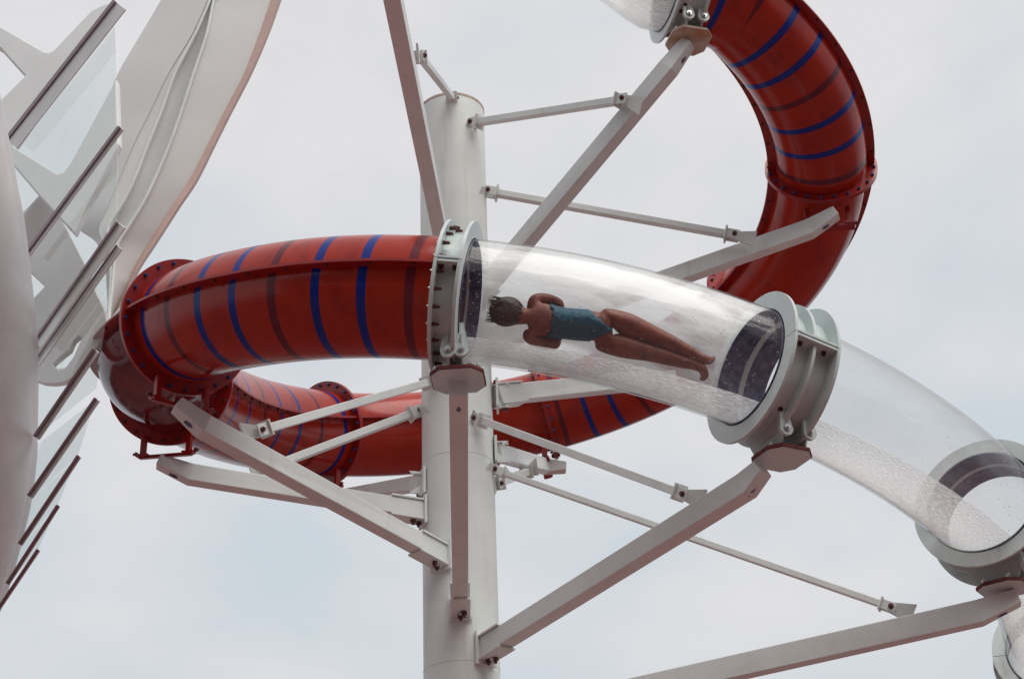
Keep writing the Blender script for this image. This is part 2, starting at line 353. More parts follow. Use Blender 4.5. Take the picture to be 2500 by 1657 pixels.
def collar(dd, wd, mid, label, joint=True, nbolt=14, cones=False, hang=True, blade=.105, mname='collar', sleeve=True, platem='rust', tilt=0):
    c, t, up, ow = frame(dd); h = wd / 2; r0, r1 = RAD + .010, RAD + .022; rf = RAD + blade
    def ringprof(z, th=.012, a=r1, bb=rf): return [(a, z - th), (bb, z - th), (bb, z + th), (a, z + th)]
    # band made of an upper and a lower half with a gap of a few millimetres at the joint
    b = MB(); g = .006
    for a0, a1 in ((g, PI - g), (PI + g, 2 * PI - g)):
        b.lathe(c, t, ow, [(r0, -h), (r1, -h), (r1, h), (r0, h)], n=40, a0=a0, a1=a1)
    o = b.build('ring_collar', M[mname], slide, smooth=True); o['label'] = label
    for z in ([-h, h] + ([mid * wd] if mid is not None else [])):
        b = MB(); ext = 0 if abs(z) == h else -.035
        for a0, a1 in ((g, PI - g), (PI + g, 2 * PI - g)):
            b.lathe(c, t, ow, ringprof(z, bb=rf + ext, a=r0 - .004), n=40, a0=a0, a1=a1)
        b.build('collar_flange', M[mname], o, smooth=True)
    if sleeve:
        for z0, z1_, mm in ((-h - .02, -h * .12, 'inner'), (-h * .12, h * .12, 'collar'), (h * .12, h + .02, 'inner')):
            b = MB(); b.lathe(c, t, ow, [(RAD - .012, z0), (RAD - .006, z0), (RAD - .006, z1_), (RAD - .012, z1_)], n=64)
            b.build('inner_liner', M[mm], o, smooth=True)
    for sg in (1, -1):                                           # joint plates where the halves meet
        for q in (-1, 1):
            b = MB(); b.box(c + ow * sg * (r1 + (rf - r1) / 2 - .004) + up * q * .016, ow * (rf - r1) / 2, up * .008, t * (h - .014)); b.build('joint_plate', M[mname], o)
    for sg in (1, -1):
        for zz in (-.28, .28):
            bolt(o, c + ow * sg * (r1 + .04) + t * zz * wd - up * .025, -up, .02, .03, 'bolt')
    if cones:
        for sgn, z in ((1, -h + .012),):
            for k in range(26):
                a = 2 * PI * (k + .4) / 26; dr = ow * math.cos(a) + up * math.sin(a)
                bolt(o, c + dr * (RAD + .07) + t * z, t, .017, .05, 'bolt', True)
        for k in range(26):
            a = 2 * PI * (k + .4) / 26; dr = ow * math.cos(a) + up * math.sin(a)
            bolt(o, c + dr * (RAD + .07) - t * (h + .012), -t, .011, .022, 'silver')
    else:
        for a in (-62, -70, -40, -110, -118):
            a = math.radians(a); dr = ow * math.cos(a) + up * math.sin(a); bolt(o, c + dr * r1 + t * random.uniform(-.3, .1) * wd, dr, .02, .02, 'bolt')
    if hang:
        dn = V((0, 0, -1)); zb = RAD + blade + .07
        hx = V((t.x, t.y, 0)).normalized(); hy = dn.cross(hx)
        pc = c + dn * zb
        # saddle web, lugs and the octagonal base plate below
        b = MB()
        for q in (-1, 1):
            b = MB(); b.prism([c + hy * .26 + dn * (RAD * .96) + hx * q * h * .55, c - hy * .26 + dn * (RAD * .96) + hx * q * h * .55, c - hy * .15 + dn * (zb - .012) + hx * q * h * .55, c + hy * .15 + dn * (zb - .012) + hx * q * h * .55], hx * .016); b.build('saddle', M[mname], o, bevel=.002)
        for q in (-1, 1):
            b = MB(); lc = c + dn * (zb - .11) + ow * (.20 if q == 1 else .20) + hx * q * (h * .55)
            pts = [lc + ow * .02 + hx * (.055 * math.cos(a)) + dn * (.055 * math.sin(a)) for a in [k * PI / 6 for k in range(7)]]
            pts += [lc + ow * .0 + hx * (-.02) - dn * .22, lc + ow * 0 + hx * .02 - dn * .22]
            b.prism(pts, ow * .03); b.build('lug', M[mname], o)
            bolt(o, lc + ow * .035, ow, .026, .03, 'silver')
        b = MB(); oc = []
        for x_, y_ in ((-.2, -.11), (-.12, -.2), (.12, -.2), (.2, -.11), (.2, .11), (.12, .2), (-.12, .2), (-.2, .11)):
            oc.append(pc + hx * x_ * .95 + hy * y_ * .95)
        b.prism(oc, dn * .03); pl = b.build('base_plate', M[platem], o, bevel=.004)
        b = MB(); b.prism([p * .96 + pc * .04 + dn * .017 for p in oc], dn * .004); b.build('base_plate_face', M['rustplate'] if platem == 'rustplate' else M['collar'], o)
        for x_, y_ in ((-.15, .1), (.15, .1), (-.15, -.1), (.15, -.1)): bolt(o, pc + hx * x_ + hy * y_ - dn * .015, -dn, .02, .04, 'silver')
    return o
collar(TOP, .26, None, 'grey collar joining the uppermost clear and red tubes, over a rust stained plate', cones=False, platem='rustplate')
collar(R1, .17, None, 'narrow pale collar joining the front red tube to the clear tube, studded with bolts', cones=True, blade=.125)
collar(R2, .36, 0.0, 'wide triple flanged collar in front of the falling red tube', blade=.14)
collar(R3, .34, .05, 'wide collar on the clear tube at the right edge', blade=.125)
collar(R4, .2, None, 'collar at the lower right corner of the slide', blade=.12, hang=False)

# water running along the bottom of the clear tubes
b = MB()
for d0, d1, a0, a1 in ((R1 + 1, R2 - 1, -150, -65), (R2 + 1, R3 - 1, -150, -60), (R3, R4 + 18, -150, -60), (-372, TOP, -150, -60)):
    s0, s1 = s_of(d0), s_of(d1); tube(b, lin(s0, s1, int((s1 - s0) / .04)), RAD - .016, n=40, a0=math.radians(a0), a1=math.radians(a1))
tag(b.build('running_water', M['water'], None, smooth=True), 'thin rippled sheet of white water running along the bottom of the clear tubes', 'water', kind='stuff')

b = MB(); s0, s1 = s_of(R1 + .6), s_of(R2 - .8); tube(b, lin(s0, s1, int((s1 - s0) / .04)), RAD - .012, n=60, a0=math.radians(52), a1=math.radians(214))
tag(b.build('spray_film', M['film'], None, smooth=True), 'milky film of spray clinging to the upper and inner wall of the clear tube round the rider', 'spray', kind='stuff')
b = MB(); rd = random.Random(9)
for d0, d1, n_ in ((R1 + .5, R1 + 5, 120), (R2 - 12, R2 - 1, 420), (R1 + 3, R2 - 8, 160), (R3 - 9, R3 - 1, 240)):
    for k in range(n_):
        dg = d1 - (d1 - d0) * rd.random() ** 1.5 if d0 > R1 + .6 else rd.uniform(d0, d1)
        c, t, up, ow = frame(dg); a = rd.uniform(-1.0, 3.6); e = ow * math.cos(a) + up * math.sin(a); q = t.cross(e); p = c + e * (RAD - .004); r_ = rd.uniform(.0015, .0042); l_ = r_ * rd.uniform(1, 2.6)
        b.add([p - t * l_, p + t * l_, p + q * r_, p - q * r_, p - e * r_], [(0, 2, 4), (2, 1, 4), (1, 3, 4), (3, 0, 4), (0, 3, 1, 2)])
tag(b.build('water_droplets', M['drop'], None, smooth=True), 'fine white droplets spattered over the walls of the clear tubes near their collars', 'droplets', kind='stuff')
# ------------------------------------------------------------------ column
PD = 14.44
pc0 = U(1113, 828.5, PD / _c * 1.0)
pc0 = U(1113, 828.5, 16.57); POLE = V((pc0.x, pc0.y, 0)); PR = .33
_rt = ray(1062, 262); tt = ((POLE.y) / _rt.y); ZT = CAMZ + _rt.z * (POLE.y / _rt.y)
column = thing('support_column', 'thick round white steel column rising through the middle of the slide', 'column', tuple(POLE))
b = MB(); b.lathe(POLE, V((0, 0, 1)), V((1, 0, 0)), [(PR, 0)] + [(PR, z_) for z_ in lin(.5, ZT, 20)] + [(PR - .02, ZT), (PR - .02, 0)], n=96)
b.build('column_shaft', M['pole'], column, smooth=True)
b = MB(); b.lathe(POLE + V((0, 0, ZT + .006)), V((0, 0, 1)), V((1, 0, 0)), [(PR + .004, -.012), (PR + .004, .012), (.01, .012), (.01, -.012)], n=96)
b.build('column_cap', M['rustplate'], column, smooth=True)
for zz in [ZT - .1 - 1.95 * k for k in range(1, 8)]:            # weld seams
    b = MB(); b.lathe(POLE + V((0, 0, zz)), V((0, 0, 1)), V((1, 0, 0)), [(PR - .004, -.006), (PR + .0022, -.003), (PR + .0022, .003), (PR - .004, .006)], n=96)
    b.build('weld_seam', M['pole'], column, smooth=True)
def onpole(x, y, ins=0.0):
    r = ray(x, y); a = r.x * r.x + r.y * r.y; bx = -(POLE.x * r.x + POLE.y * r.y); cc = POLE.x ** 2 + POLE.y ** 2 - (PR - ins) ** 2
    q = bx * bx - a * cc; t = (-bx - math.sqrt(q)) / a if q > 0 else -bx / a
    return O + r * t

# ------------------------------------------------------------------ arms and braces
def arm(label, pts, wd=.13, ht=.17, pole_end=-1, taper=True, bracket=True, cat='support arm', slot=True, endp=0):
    """pts: tip ... column end; rectangular hollow section"""
    tip, foot = pts[0], pts[-1]
    t = thing('support_arm', label, cat, tuple(foot), 'white arms carrying the slide')
    rings = []; n = len(pts)
    for i, p in enumerate(pts):
        dr = ((pts[i + 1] - p).normalized() if i < n - 1 else V((0, 0, 0))) + ((p - pts[i - 1]).normalized() if i else V((0, 0, 0))); dr.normalize()
        side = dr.cross(V((0, 0, 1))).normalized() if abs(dr.z) < .97 else RT.copy(); u = side.cross(dr).normalized()
        h = ht * (.62 if (taper and i == 0) else 1)
        rings.append([p + side * a * wd / 2 + u * c_ * h / 2 for a, c_ in ((-1, -1), (1, -1), (1, 1), (-1, 1))])
    b = MB(); vs = [q for r in rings for q in r]
    b.add(vs, [(4 * i + k, 4 * i + (k + 1) % 4, 4 * i + 4 + (k + 1) % 4, 4 * i + 4 + k) for i in range(n - 1) for k in range(4)] + [(0, 1, 2, 3), (4 * n - 4, 4 * n - 3, 4 * n - 2, 4 * n - 1)])
    b.build('beam', M['white'], t, bevel=.007)
    dr = (pts[1] - pts[0]).normalized(); side = dr.cross(V((0, 0, 1))).normalized(); u = side.cross(dr).normalized()
    if slot:                                                     # drain slot under the tip
        b = MB(); p = pts[0] + dr * .16 - u * (ht * .34 + .012)
        b.prism([p - dr * .03 + side * .0, p + dr * .02 - side * .02, p + dr * .05, p + dr * .02 + side * .02], u * .02); b.build('drain_slot', M['inner'], t)
    if bracket:
        dr = (foot - pts[-2]).normalized(); rad = V((foot.x - POLE.x, foot.y - POLE.y, 0)).normalized()
        side = dr.cross(V((0, 0, 1))).normalized() if abs(dr.z) < .97 else RT; u = side.cross(dr).normalized()
        sd_ = V((0, 0, 1)).cross(rad)
        b = MB()
        b.box(foot + rad * .012, rad * .012, sd_ * (wd * .75), V((0, 0, 1)) * (ht * .85)); b.build('wall_plate', M['white'], t, bevel=.003)
        for q in (-1, 1):
            b = MB(); cc = foot - dr * .16 + u * q * (ht / 2 + .012)
            b.box(cc, dr * .17, side * (wd * .62), u * .009); b.build('splice_plate', M['white'], t, bevel=.003)
            b = MB(); g = foot + rad * .02 + V((0, 0, 1)) * q * ht * .72
            b.prism([g, g + rad * .11, g - V((0, 0, 1)) * q * .10], sd_ * .02); b.build('gusset', M['white'], t)
            bolt(t, foot - dr * .05 + u * q * (ht / 2 + .02) + side * .0, u * q, .026, .05, 'bolt')
        bolt(t, foot - dr * .11 - u * (ht / 2 + .02) + side * .03, -u, .026, .05, 'bolt')
    return t
def brace(label, p0, p1, wd=.07, lug0=None, lug1=None, ends=(1, 1)):
    """p0 on the column, p1 on an arm"""
    t = thing('brace', label, 'brace', tuple(p0), 'thin braces between column and arms')
    d = (p1 - p0).normalized(); side = d.cross(V((0, 0, 1))).normalized() if abs(d.z) < .97 else RT; u = side.cross(d).normalized()
    b = MB(); mid = (p0 + p1) / 2; hl = (p1 - p0).length / 2 - .10
    b.box(mid, d * hl, side * wd / 2, u * wd / 2); b.build('rod', M['white'], t, bevel=.006)
    for p, sg, host, on in ((p0, 1, lug0, ends[0]), (p1, -1, lug1, ends[1])):
        if not on: continue
        b = MB(); q = p + d * sg * .12
        b.box(q, d * .008, side * wd * .95, u * wd * .95)
        for e in (-1, 1): b.box(p + d * sg * .055 + side * e * (wd / 2 - .002), d * .065, side * .007, u * wd * .72)
        b.build('clevis', M['white'], t, bevel=.002)
        b = MB(); hp = host if host is not None else p - d * sg * .1
        b.prism([p + u * .045 + d * sg * .03, p - u * .045 + d * sg * .03, hp - u * .085, hp + u * .085], side * .018); b.build('lug_plate', M['white'], t)
        bolt(t, p + d * sg * .03 + side * (wd / 2 + .006), side, .024, .03, 'bolt'); bolt(t, p + d * sg * .03 - side * (wd / 2 + .006), -side, .024, .03, 'bolt')
    return t
def under(dd, extra=.0, blade=.105):
    c, t, up, ow = frame(dd); return c - V((0, 0, RAD + blade + .16 + extra))
def dep(p): return (p - O).dot(FW)

uT = under(TOP); dT = dep(uT)
arm('beam from the column up to the rust stained plate of the uppermost collar', [D(1590, 100, dT), D(1545, 158, dT - .05), onpole(1082, 712)])
arm('beam rising from behind the front collar out of the top of the picture', [D(884, -150, 12.6), D(905, -20, 13.0), onpole(1035, 622)], taper=False, slot=False)
dE = dep(center(E_)) - .3
arm('beam with a free pointed tip lying across the glossy red tube on the right', [D(1933, 492, dE - .1), D(1870, 530, dE - .1), onpole(1128, 792)])
dA = dep(under(A_)); dB = dep(under(B_)); dC = dep(under(C_)); dD = dep(under(D_)); dG = dep(under(G_))
arm('long beam slanting down from the far left elbow to the front of the column', [D(408, 935, dA), D(470, 985, dA), onpole(1020, 1285)], wd=.14, ht=.16)
arm('lowest beam on the left, almost level, hung below the elbow flange', [D(366, 1066, dB), D(440, 1096, dB), onpole(980, 1183)], wd=.13, ht=.16)
arm('short pale beam left of the column under the plain red tube', [D(800, 1142, dC), D(960, 1118, 17.0), onpole(978, 1116)], ht=.15, slot=False)
uR1 = under(R1, blade=.125); d1 = dep(uR1)
arm('dark grey upright beam hiding the middle of the column below the narrow collar', [uR1 + V((0, .0, .02)), onpole(1064, 1405)], wd=.135, ht=.13, taper=False)
uR2 = under(R2, blade=.14); d2 = dep(uR2)
arm('long beam rising to the plate of the triple flanged collar', [D(1762, 1082, d2), D(1725, 1122, d2 + .05), onpole(1120, 1500)], wd=.14, ht=.17)
uR3 = under(R3, blade=.125); d3 = dep(uR3)
arm('beam crossing the lower right corner to the collar at the right edge', [D(2352, 1380, d3), D(2262, 1416, d3), onpole(1150, 1665)], wd=.12, ht=.19)
arm('pale beam leaving the column on the right behind the clear tube', [D(1560, 872, dG - .3), D(1480, 880, dG - .4), onpole(1146, 914)], ht=.17)
arm('short beam with a pointed end at the right of the column under the red tube', [D(1308, 1080, dD), D(1262, 1078, dD), onpole(1143, 1044)], ht=.15, slot=False)

def near(x, y, d): return D(x, y, d)
brace('slim brace from the column to the beam of the uppermost collar', onpole(1090, 285) , D(1450, 230, 15.75), lug0=onpole(1078, 292), lug1=D(1480, 245, 15.7))
brace('slim brace from the column to the free tipped beam on the right', onpole(1122, 442), D(1705, 546, dE - .4), lug0=onpole(1108, 448), lug1=D(1745, 552, dE - .3))
brace('stub brace at the rim of the column top leading up and left', onpole(1046, 228), D(968, 128, 14.6), lug0=onpole(1036, 236), wd=.06)
brace('upper of the two pale braces crossing the striped red tube', onpole(1003, 880), D(592, 997, dA + .4), lug0=onpole(1020, 876), lug1=D(560, 1000, dA + .35))
brace('lower of the two pale braces crossing the striped red tube', onpole(972, 948), D(602, 1088, dB + .3), lug0=onpole(990, 955), lug1=D(585, 1100, dB + .3))
brace('brace from the column to the lug on the triple flanged collar beam', onpole(1100, 966), D(1592, 1146, d2 + 1.0), lug0=onpole(1088, 966), lug1=D(1625, 1155, d2 + .95))
brace('thinnest and longest brace, running down to the right corner beam', onpole(1140, 1084), D(2068, 1406, d3 + .4), lug0=onpole(1124, 1086), lug1=D(2110, 1418, d3 + .4), wd=.055)
brace('very short brace below the pointed beam right of the column', onpole(1145, 1118), D(1222, 1088, 17.3), lug1=D(1240, 1078, 17.2), wd=.07)

# hangers under the red flanges
def hanger(dd, label, parent, drop=.14):
    c, t, up, ow = frame(dd); dn = V((0, 0, -1)); z0 = RAD + .06
    for q in (-.20, .20):
        e = math.sqrt(max(0, (RAD + .08) ** 2 - q * q)); a = c + ow * q + dn * e; bb = c + ow * q + dn * (RAD + .10 + drop)
        b = MB(); b.box((a + bb) / 2, ow * .022, t * .03, (bb - a) / 2); b.box(bb + dn * .0, ow * .05, t * .05, dn * .015)
        b.build('hanger_leg', M['flange'], parent, bevel=.003)
        bolt(parent, bb + ow * .05 * (1 if q > 0 else -1) - dn * .02, ow * (1 if q > 0 else -1), .02, .04, 'bolt')
    b = MB(); b.box(c + dn * (RAD + .115 + drop), ow * .23, t * .035, dn * .015); b.build('hanger_bar', M['flange'], parent, bevel=.003)
for dd in (B_, A_, C_, D_, E_): hanger(dd, '', sB)

# ------------------------------------------------------------------ rider
def bodypt(x, y, n=0):      # x, y in the enlarged crop (3.479 px per picture px); n towards the viewer side wall
    px, py = 1090 + x / 3.479, 680 + y / 3.479
    f_ = (px - 1245) / (1740 - 1245)
    dc = dep(center(-4)) * (1 - f_) + dep(center(16)) * f_
    return U(px, py, dc - .20 - n)
rider = thing('person', 'woman in a teal open backed swimsuit sliding on her back with her arms crossed', 'person', tuple(bodypt(1050, 390)))
J = {}; ED = []
def jn(name, x, y, n, rx, ry=None, par=None):
    J[name] = (bodypt(x, y, n), rx, ry or rx)
    if par: ED.append((par, name))
jn('pel', 1330, 425, .0, .150, .105)
jn('hipc', 1240, 410, .0, .140, .10, 'pel'); jn('waist', 1080, 392, -.01, .122, .088, 'hipc'); jn('rib', 930, 370, -.01, .130, .10, 'waist')
jn('chest', 800, 352, .0, .135, .095, 'rib'); jn('neckb', 712, 330, .0, .075, .06, 'chest'); jn('neck', 650, 322, .0, .052, .052, 'neckb')
jn('headb', 585, 300, -.005, .080, .085, 'neck'); jn('head', 520, 280, -.01, .090, .10, 'headb'); jn('crown', 480, 272, -.01, .065, .07, 'head')
jn('shU', 742, 230, -.02, .060, .055, 'chest'); jn('shU2', 745, 178, -.04, .056, .056, 'shU'); jn('uaU', 840, 175, -.07, .046, .046, 'shU2'); jn('elU', 960, 215, -.11, .042, .042, 'uaU')
jn('faU', 940, 300, -.19, .036, .036, 'elU'); jn('wrU', 860, 400, -.21, .026, .024, 'faU'); jn('paU', 820, 440, -.21, .032, .018, 'wrU')
jn('shL', 712, 445, -.02, .060, .055, 'chest'); jn('shL2', 690, 500, -.035, .056, .056, 'shL'); jn('uaL', 790, 540, -.07, .045, .045, 'shL2'); jn('elL', 930, 560, -.11, .042, .042, 'uaL')
jn('faL', 930, 470, -.18, .036, .036, 'elL'); jn('wrL', 870, 340, -.185, .026, .024, 'faL'); jn('paL', 835, 300, -.185, .032, .018, 'wrL')
for nm, (wx, wy, sx, sy, wn) in {'U': (820, 440, -.75, .65, -.21), 'L': (835, 300, -.7, -.7, -.185)}.items():
    for k in range(4):
        off = (k - 1.5) * 17; x0 = wx + sx * 25 - sy * off; y0 = wy + sy * 25 + sx * off; ln = (38, 46, 43, 33)[k]
        jn('f%s%da' % (nm, k), x0, y0, wn, .0095, None, 'pa' + nm)
        jn('f%s%db' % (nm, k), x0 + sx * ln * .6, y0 + sy * ln * .6, wn + .012, .0085, None, 'f%s%da' % (nm, k))
        jn('f%s%dc' % (nm, k), x0 + sx * ln, y0 + sy * ln, wn + .035, .0075, None, 'f%s%db' % (nm, k))
    x0 = wx - sx * 5 - sy * 45; y0 = wy - sy * 5 + sx * 45
    jn('t%sa' % nm, x0, y0, wn, .011, None, 'pa' + nm); jn('t%sb' % nm, x0 + sx * 35, y0 + sy * 35, wn + .01, .009, None, 't%sa' % nm)
jn('hipU', 1390, 330, .0, .105, .10, 'pel'); jn('thU', 1520, 385, .0, .086, .084, 'hipU'); jn('knU', 1760, 478, -.03, .060, .060, 'thU')
jn('caU', 1900, 545, -.02, .057, .056, 'knU'); jn('anU', 2130, 655, -.02, .036, .036, 'caU'); jn('heU', 2190, 690, .01, .034, .034, 'anU'); jn('toU', 2245, 700, -.10, .03, .022, 'heU'); jn('tiU', 2262, 672, -.15, .022, .014, 'toU')
jn('hipL', 1350, 530, .0, .105, .10, 'pel'); jn('thL', 1490, 570, .0, .086, .084, 'hipL'); jn('knL', 1740, 630, -.03, .060, .060, 'thL')
jn('caL', 1880, 668, -.02, .057, .056, 'knL'); jn('anL', 2120, 735, -.02, .036, .036, 'caL'); jn('heL', 2180, 765, .01, .034, .034, 'anL'); jn('toL', 2195, 825, -.07, .03, .022, 'heL'); jn('tiL', 2170, 860, -.11, .022, .014, 'toL')
names = list(J); me = bpy.data.meshes.new('body'); me.from_pydata([tuple(J[k][0]) for k in names], [(names.index(a), names.index(c_)) for a, c_ in ED], []); me.update()
sk = bpy.data.objects.new('body_cage', me); C.objects.link(sk)
md = sk.modifiers.new('skin', 'SKIN'); md.use_smooth_shade = True; md.branch_smoothing = .6
for i, k in enumerate(names):
    me.skin_vertices[0].data[i].radius = (J[k][1] * (1.12 if J[k][1] > .02 else 1), J[k][2] * (1.12 if J[k][1] > .02 else 1)); me.skin_vertices[0].data[i].use_root = (k == 'pel')
ss = sk.modifiers.new('sub', 'SUBSURF'); ss.levels = ss.render_levels = 3
bpy.context.view_layer.update()
ev = sk.evaluated_get(bpy.context.evaluated_depsgraph_get()); bme = bpy.data.meshes.new_from_object(ev)
bpy.data.objects.remove(sk)
bme.materials.clear(); bme.materials.append(M['skin'])
body = bpy.data.objects.new('body', bme); C.objects.link(body); body.parent = rider; body.matrix_parent_inverse = rider.matrix_world.inverted()
Ud = (bodypt(1330, 425) - bodypt(800, 352)).normalized(); Vd = FW.cross(Ud).normalized(); Nd = Ud.cross(Vd).normalized()
if Nd.dot(FW) > 0: Nd = -Nd; 
o0 = bodypt(800, 352); Lt = (bodypt(1330, 425) - o0).length; sc_ = Lt / 530
# swimsuit: the torso skin lifted off by a few millimetres
def near_torso(p):
    d = p - o0; u = d.dot(Ud) / sc_; v = d.dot(Vd) / sc_; n = d.dot(Nd)
    if n < -.11: return False
    ctr = 0
    lo = 75 + 25 * math.cos(v / 60) if n > -.03 else 10
    hi = 360 + max(0, 1 - abs(v - 5) / 150) * 235
    return lo < u < hi and abs(v - 5) < (140 if u < 330 else 185)
bm = bmesh.new(); bm.from_mesh(bme); bm.normal_update()
# arms are excluded by distance from the spine line
bad = [f for f in bm.faces if not near_torso(f.calc_center_median()) or ((f.calc_center_median() - o0).dot(Nd) < -.10 and False)]
bmesh.ops.delete(bm, geom=bad, context='FACES')
for v_ in bm.verts: v_.co += v_.normal * .007
sm = bpy.data.meshes.new('swimsuit'); bm.to_mesh(sm); bm.free(); sm.materials.clear(); sm.materials.append(M['teal'])
sw = bpy.data.objects.new('swimsuit', sm); C.objects.link(sw); sw.parent = rider; sw.matrix_parent_inverse = rider.matrix_world.inverted()
so_ = sw.modifiers.new('thickness', 'SOLIDIFY'); so_.thickness = .004; so_.offset = 1
# hair: lobed cap over the back of the head with loose wet strands
hc = bodypt(512, 280, .01); b = MB()
nu, nv = 28, 18; vs = []
for i in range(nv + 1):
    th = PI * i / nv
    for j in range(nu):
        ph = 2 * PI * j / nu; r = .110 * (1 + .05 * math.sin(5 * ph + 2 * th) + .04 * math.sin(9 * ph))
        d = -Ud * math.cos(th) * 1.05 + (Vd * math.cos(ph) * .98 + Nd * math.sin(ph) * .95) * math.sin(th)
        vs.append(hc + d * r)
b.add(vs, [(i * nu + j, i * nu + (j + 1) % nu, (i + 1) * nu + (j + 1) % nu, (i + 1) * nu + j) for i in range(nv) for j in range(nu)])
for k in range(60):
    a = random.uniform(-.09, .09); q = hc - Ud * .085 + Vd * a + Nd * random.uniform(-.05, .06); e = q - Ud * random.uniform(.02, .06) + Vd * random.uniform(-.008, .008)
    b.cyl(q + Ud * .03, e, .007, 5, .0015)
hr = b.build('hair', M['hair'], rider, smooth=True, angle=80)
for q in (-1, 1):
    fc = bodypt(560, 292, -.09)
    b = MB(); b.lathe(fc + Vd * q * .032 - Ud * .005, Nd, Vd, [(.001, -.012), (.013, -.006), (.013, .004), (.001, .01)], n=12); b.build('eye', M['eye'], rider, smooth=True)
b = MB(); fc = bodypt(575, 295, -.10); b.prism([fc - Ud * .02, fc + Ud * .022 + Vd * .015, fc + Ud * .022 - Vd * .015], Nd * -.03); b.build('nose', M['skin'], rider, bevel=.006)
b = MB(); b.box(fc + Ud * .045 + Nd * .0, Ud * .006, Vd * .022, Nd * .008); b.build('mouth', M['lips'], rider, bevel=.004)

# ------------------------------------------------------------------ curved white sail fin behind the slide
def z1(x, y): return (x / 3.136 / K, y / 3.136 / K)
def z2(x, y): return (x / 3.136 / K, (450 + y / 3.136) / K)
def z3(x, y): return (x / 2.613 / K, (900 + y / 2.613) / K)
fin = thing('sail_fin', 'tall tapering white fin of folded sheet behind the left end of the slide', 'fin', tuple(D(300, 700, 22)))
rows = [  # left edge, fold, roll left, roll right, right edge, trim edge   (view px) from top to bottom
    ([(1330, -200), (1680, -200), (1695, -200), (1715, -200), (2150, -200), (2210, -200)], z1),
    ([(1233, 0), (1590, 0), (1612, 0), (1640, 0), (2075, 0), (2140, 0)], z1),
    ([(1080, 260), (1470, 262), (1500, 260), (1585, 262), (1985, 262), (2045, 262)], z1),
    ([(900, 570), (1290, 560), (1345, 560), (1485, 565), (1870, 560), (1915, 560)], z1),
    ([(800, 850), (1150, 850), (1240, 850), (1392, 850), (1720, 850), (1765, 850)], z1),
    ([(700, 1100), (1020, 1110), (1135, 1110), (1300, 1110), (1590, 1110), (1635, 1110)], z1),
    ([(600, 1380), (908, 1380), (1030, 1380), (1185, 1380), (1450, 1380), (1500, 1380)], z1),
    ([(520, 180), (830, 160), (935, 160), (1090, 160), (1322, 160), (1372, 160)], z2),
    ([(600, 340), (760, 330), (830, 330), (985, 330), (1212, 330), (1262, 330)], z2),
    ([(740, 450), (790, 450), (840, 455), (905, 460), (1118, 480), (1165, 480)], z2),
    ([(800, 620), (820, 620), (850, 620), (875, 620), (1025, 640), (1060, 640)], z2),
    ([(815, 800), (825, 800), (845, 800), (860, 800), (955, 820), (970, 820)], z2),
    ([(825, 960), (830, 960), (835, 960), (840, 960), (885, 970), (899, 970)], z2),
    ([(832, 1090), (833, 1090), (834, 1090), (835, 1090), (838, 1090), (842, 1092)], z2)]
def finrow(r):
    pts, z = r; P = [z(*p) for p in pts]; dB_ = 21.5
    return P, dB_
b1, b2, b3, b4 = MB(), MB(), MB(), MB()
cols = []
RP = [[z(*p) for p in pts] for pts, z in rows]; RI = []
for i in range(1, len(RP) - 2):                 # smooth the outline between the stations
    for k in range(4):
        t = k / 4
        RI.append([tuple(.5 * (2 * RP[i][j][c_] + (RP[i + 1][j][c_] - RP[i - 1][j][c_]) * t + (2 * RP[i - 1][j][c_] - 5 * RP[i][j][c_] + 4 * RP[i + 1][j][c_] - RP[i + 2][j][c_]) * t * t + (3 * RP[i][j][c_] - RP[i - 1][j][c_] - 3 * RP[i + 1][j][c_] + RP[i + 2][j][c_]) * t ** 3) for c_ in (0, 1)) for j in range(6)])
RI = [RP[0]] + RI + RP[-2:]
for P in RI:
    dd = 21.5; vv = 828.5 - P[3][1] * K; dd = 18.7 / (_c - _s * vv / F)
    q = [D(P[0][0], P[0][1], dd + .5), D(P[1][0], P[1][1], dd)]
    rl = []                                   # rounded roll between fold and roll right
    wroll = (P[3][0] - P[2][0]) * K * dd / F
    for k in range(9):
        a = PI * k / 8; x = P[2][0] + (P[3][0] - P[2][0]) * (1 - math.cos(a)) / 2; y = P[2][1] + (P[3][1] - P[2][1]) * k / 8
        rl.append(D(x, y, dd + math.sin(a) * wroll * .5))
    e = [D(P[4][0], P[4][1], dd + .25), D(P[5][0], P[5][1], dd + .10)]
    cols.append((q, rl, e))
def strip(b, seqs, th):
    n = len(seqs[0]); m_ = len(seqs); off = FW * th
    vs = [p for s_ in seqs for p in s_] + [p + off for s_ in seqs for p in s_]; T_ = m_ * n
    fs = []
    for i in range(m_ - 1):
        for k in range(n - 1):
            a = i * n + k; fs.append((a, a + 1, a + n + 1, a + n)); fs.append((T_ + a, T_ + a + n, T_ + a + n + 1, T_ + a + 1))
        fs.append((i * n, i * n + n, T_ + i * n + n, T_ + i * n)); a = i * n + n - 1; fs.append((a, a + n, T_ + a + n, T_ + a))
    fs.append([*range(n)] + [T_ + k for k in range(n)][::-1]); fs.append([(m_ - 1) * n + k for k in range(n)] + [T_ + (m_ - 1) * n + k for k in range(n)][::-1])
    b.add(vs, fs)
strip(b1, [c_[0] for c_ in cols], .1); b1.build('left_plate', M['sail'], fin, smooth=True)
strip(b2, [[c_[0][1] + FW * .02, c_[1][0]] for c_ in cols], .08); b2.build('fold_plate', M['sail'], fin, smooth=True)
strip(b3, [c_[1] for c_ in cols], .06); b3.build('rolled_spine', M['sail'], fin, smooth=True, angle=60)
strip(b4, [[c_[1][-1] + FW * .02, c_[2][0]] for c_ in cols], .08); b4.build('right_plate', M['sail'], fin, smooth=True)
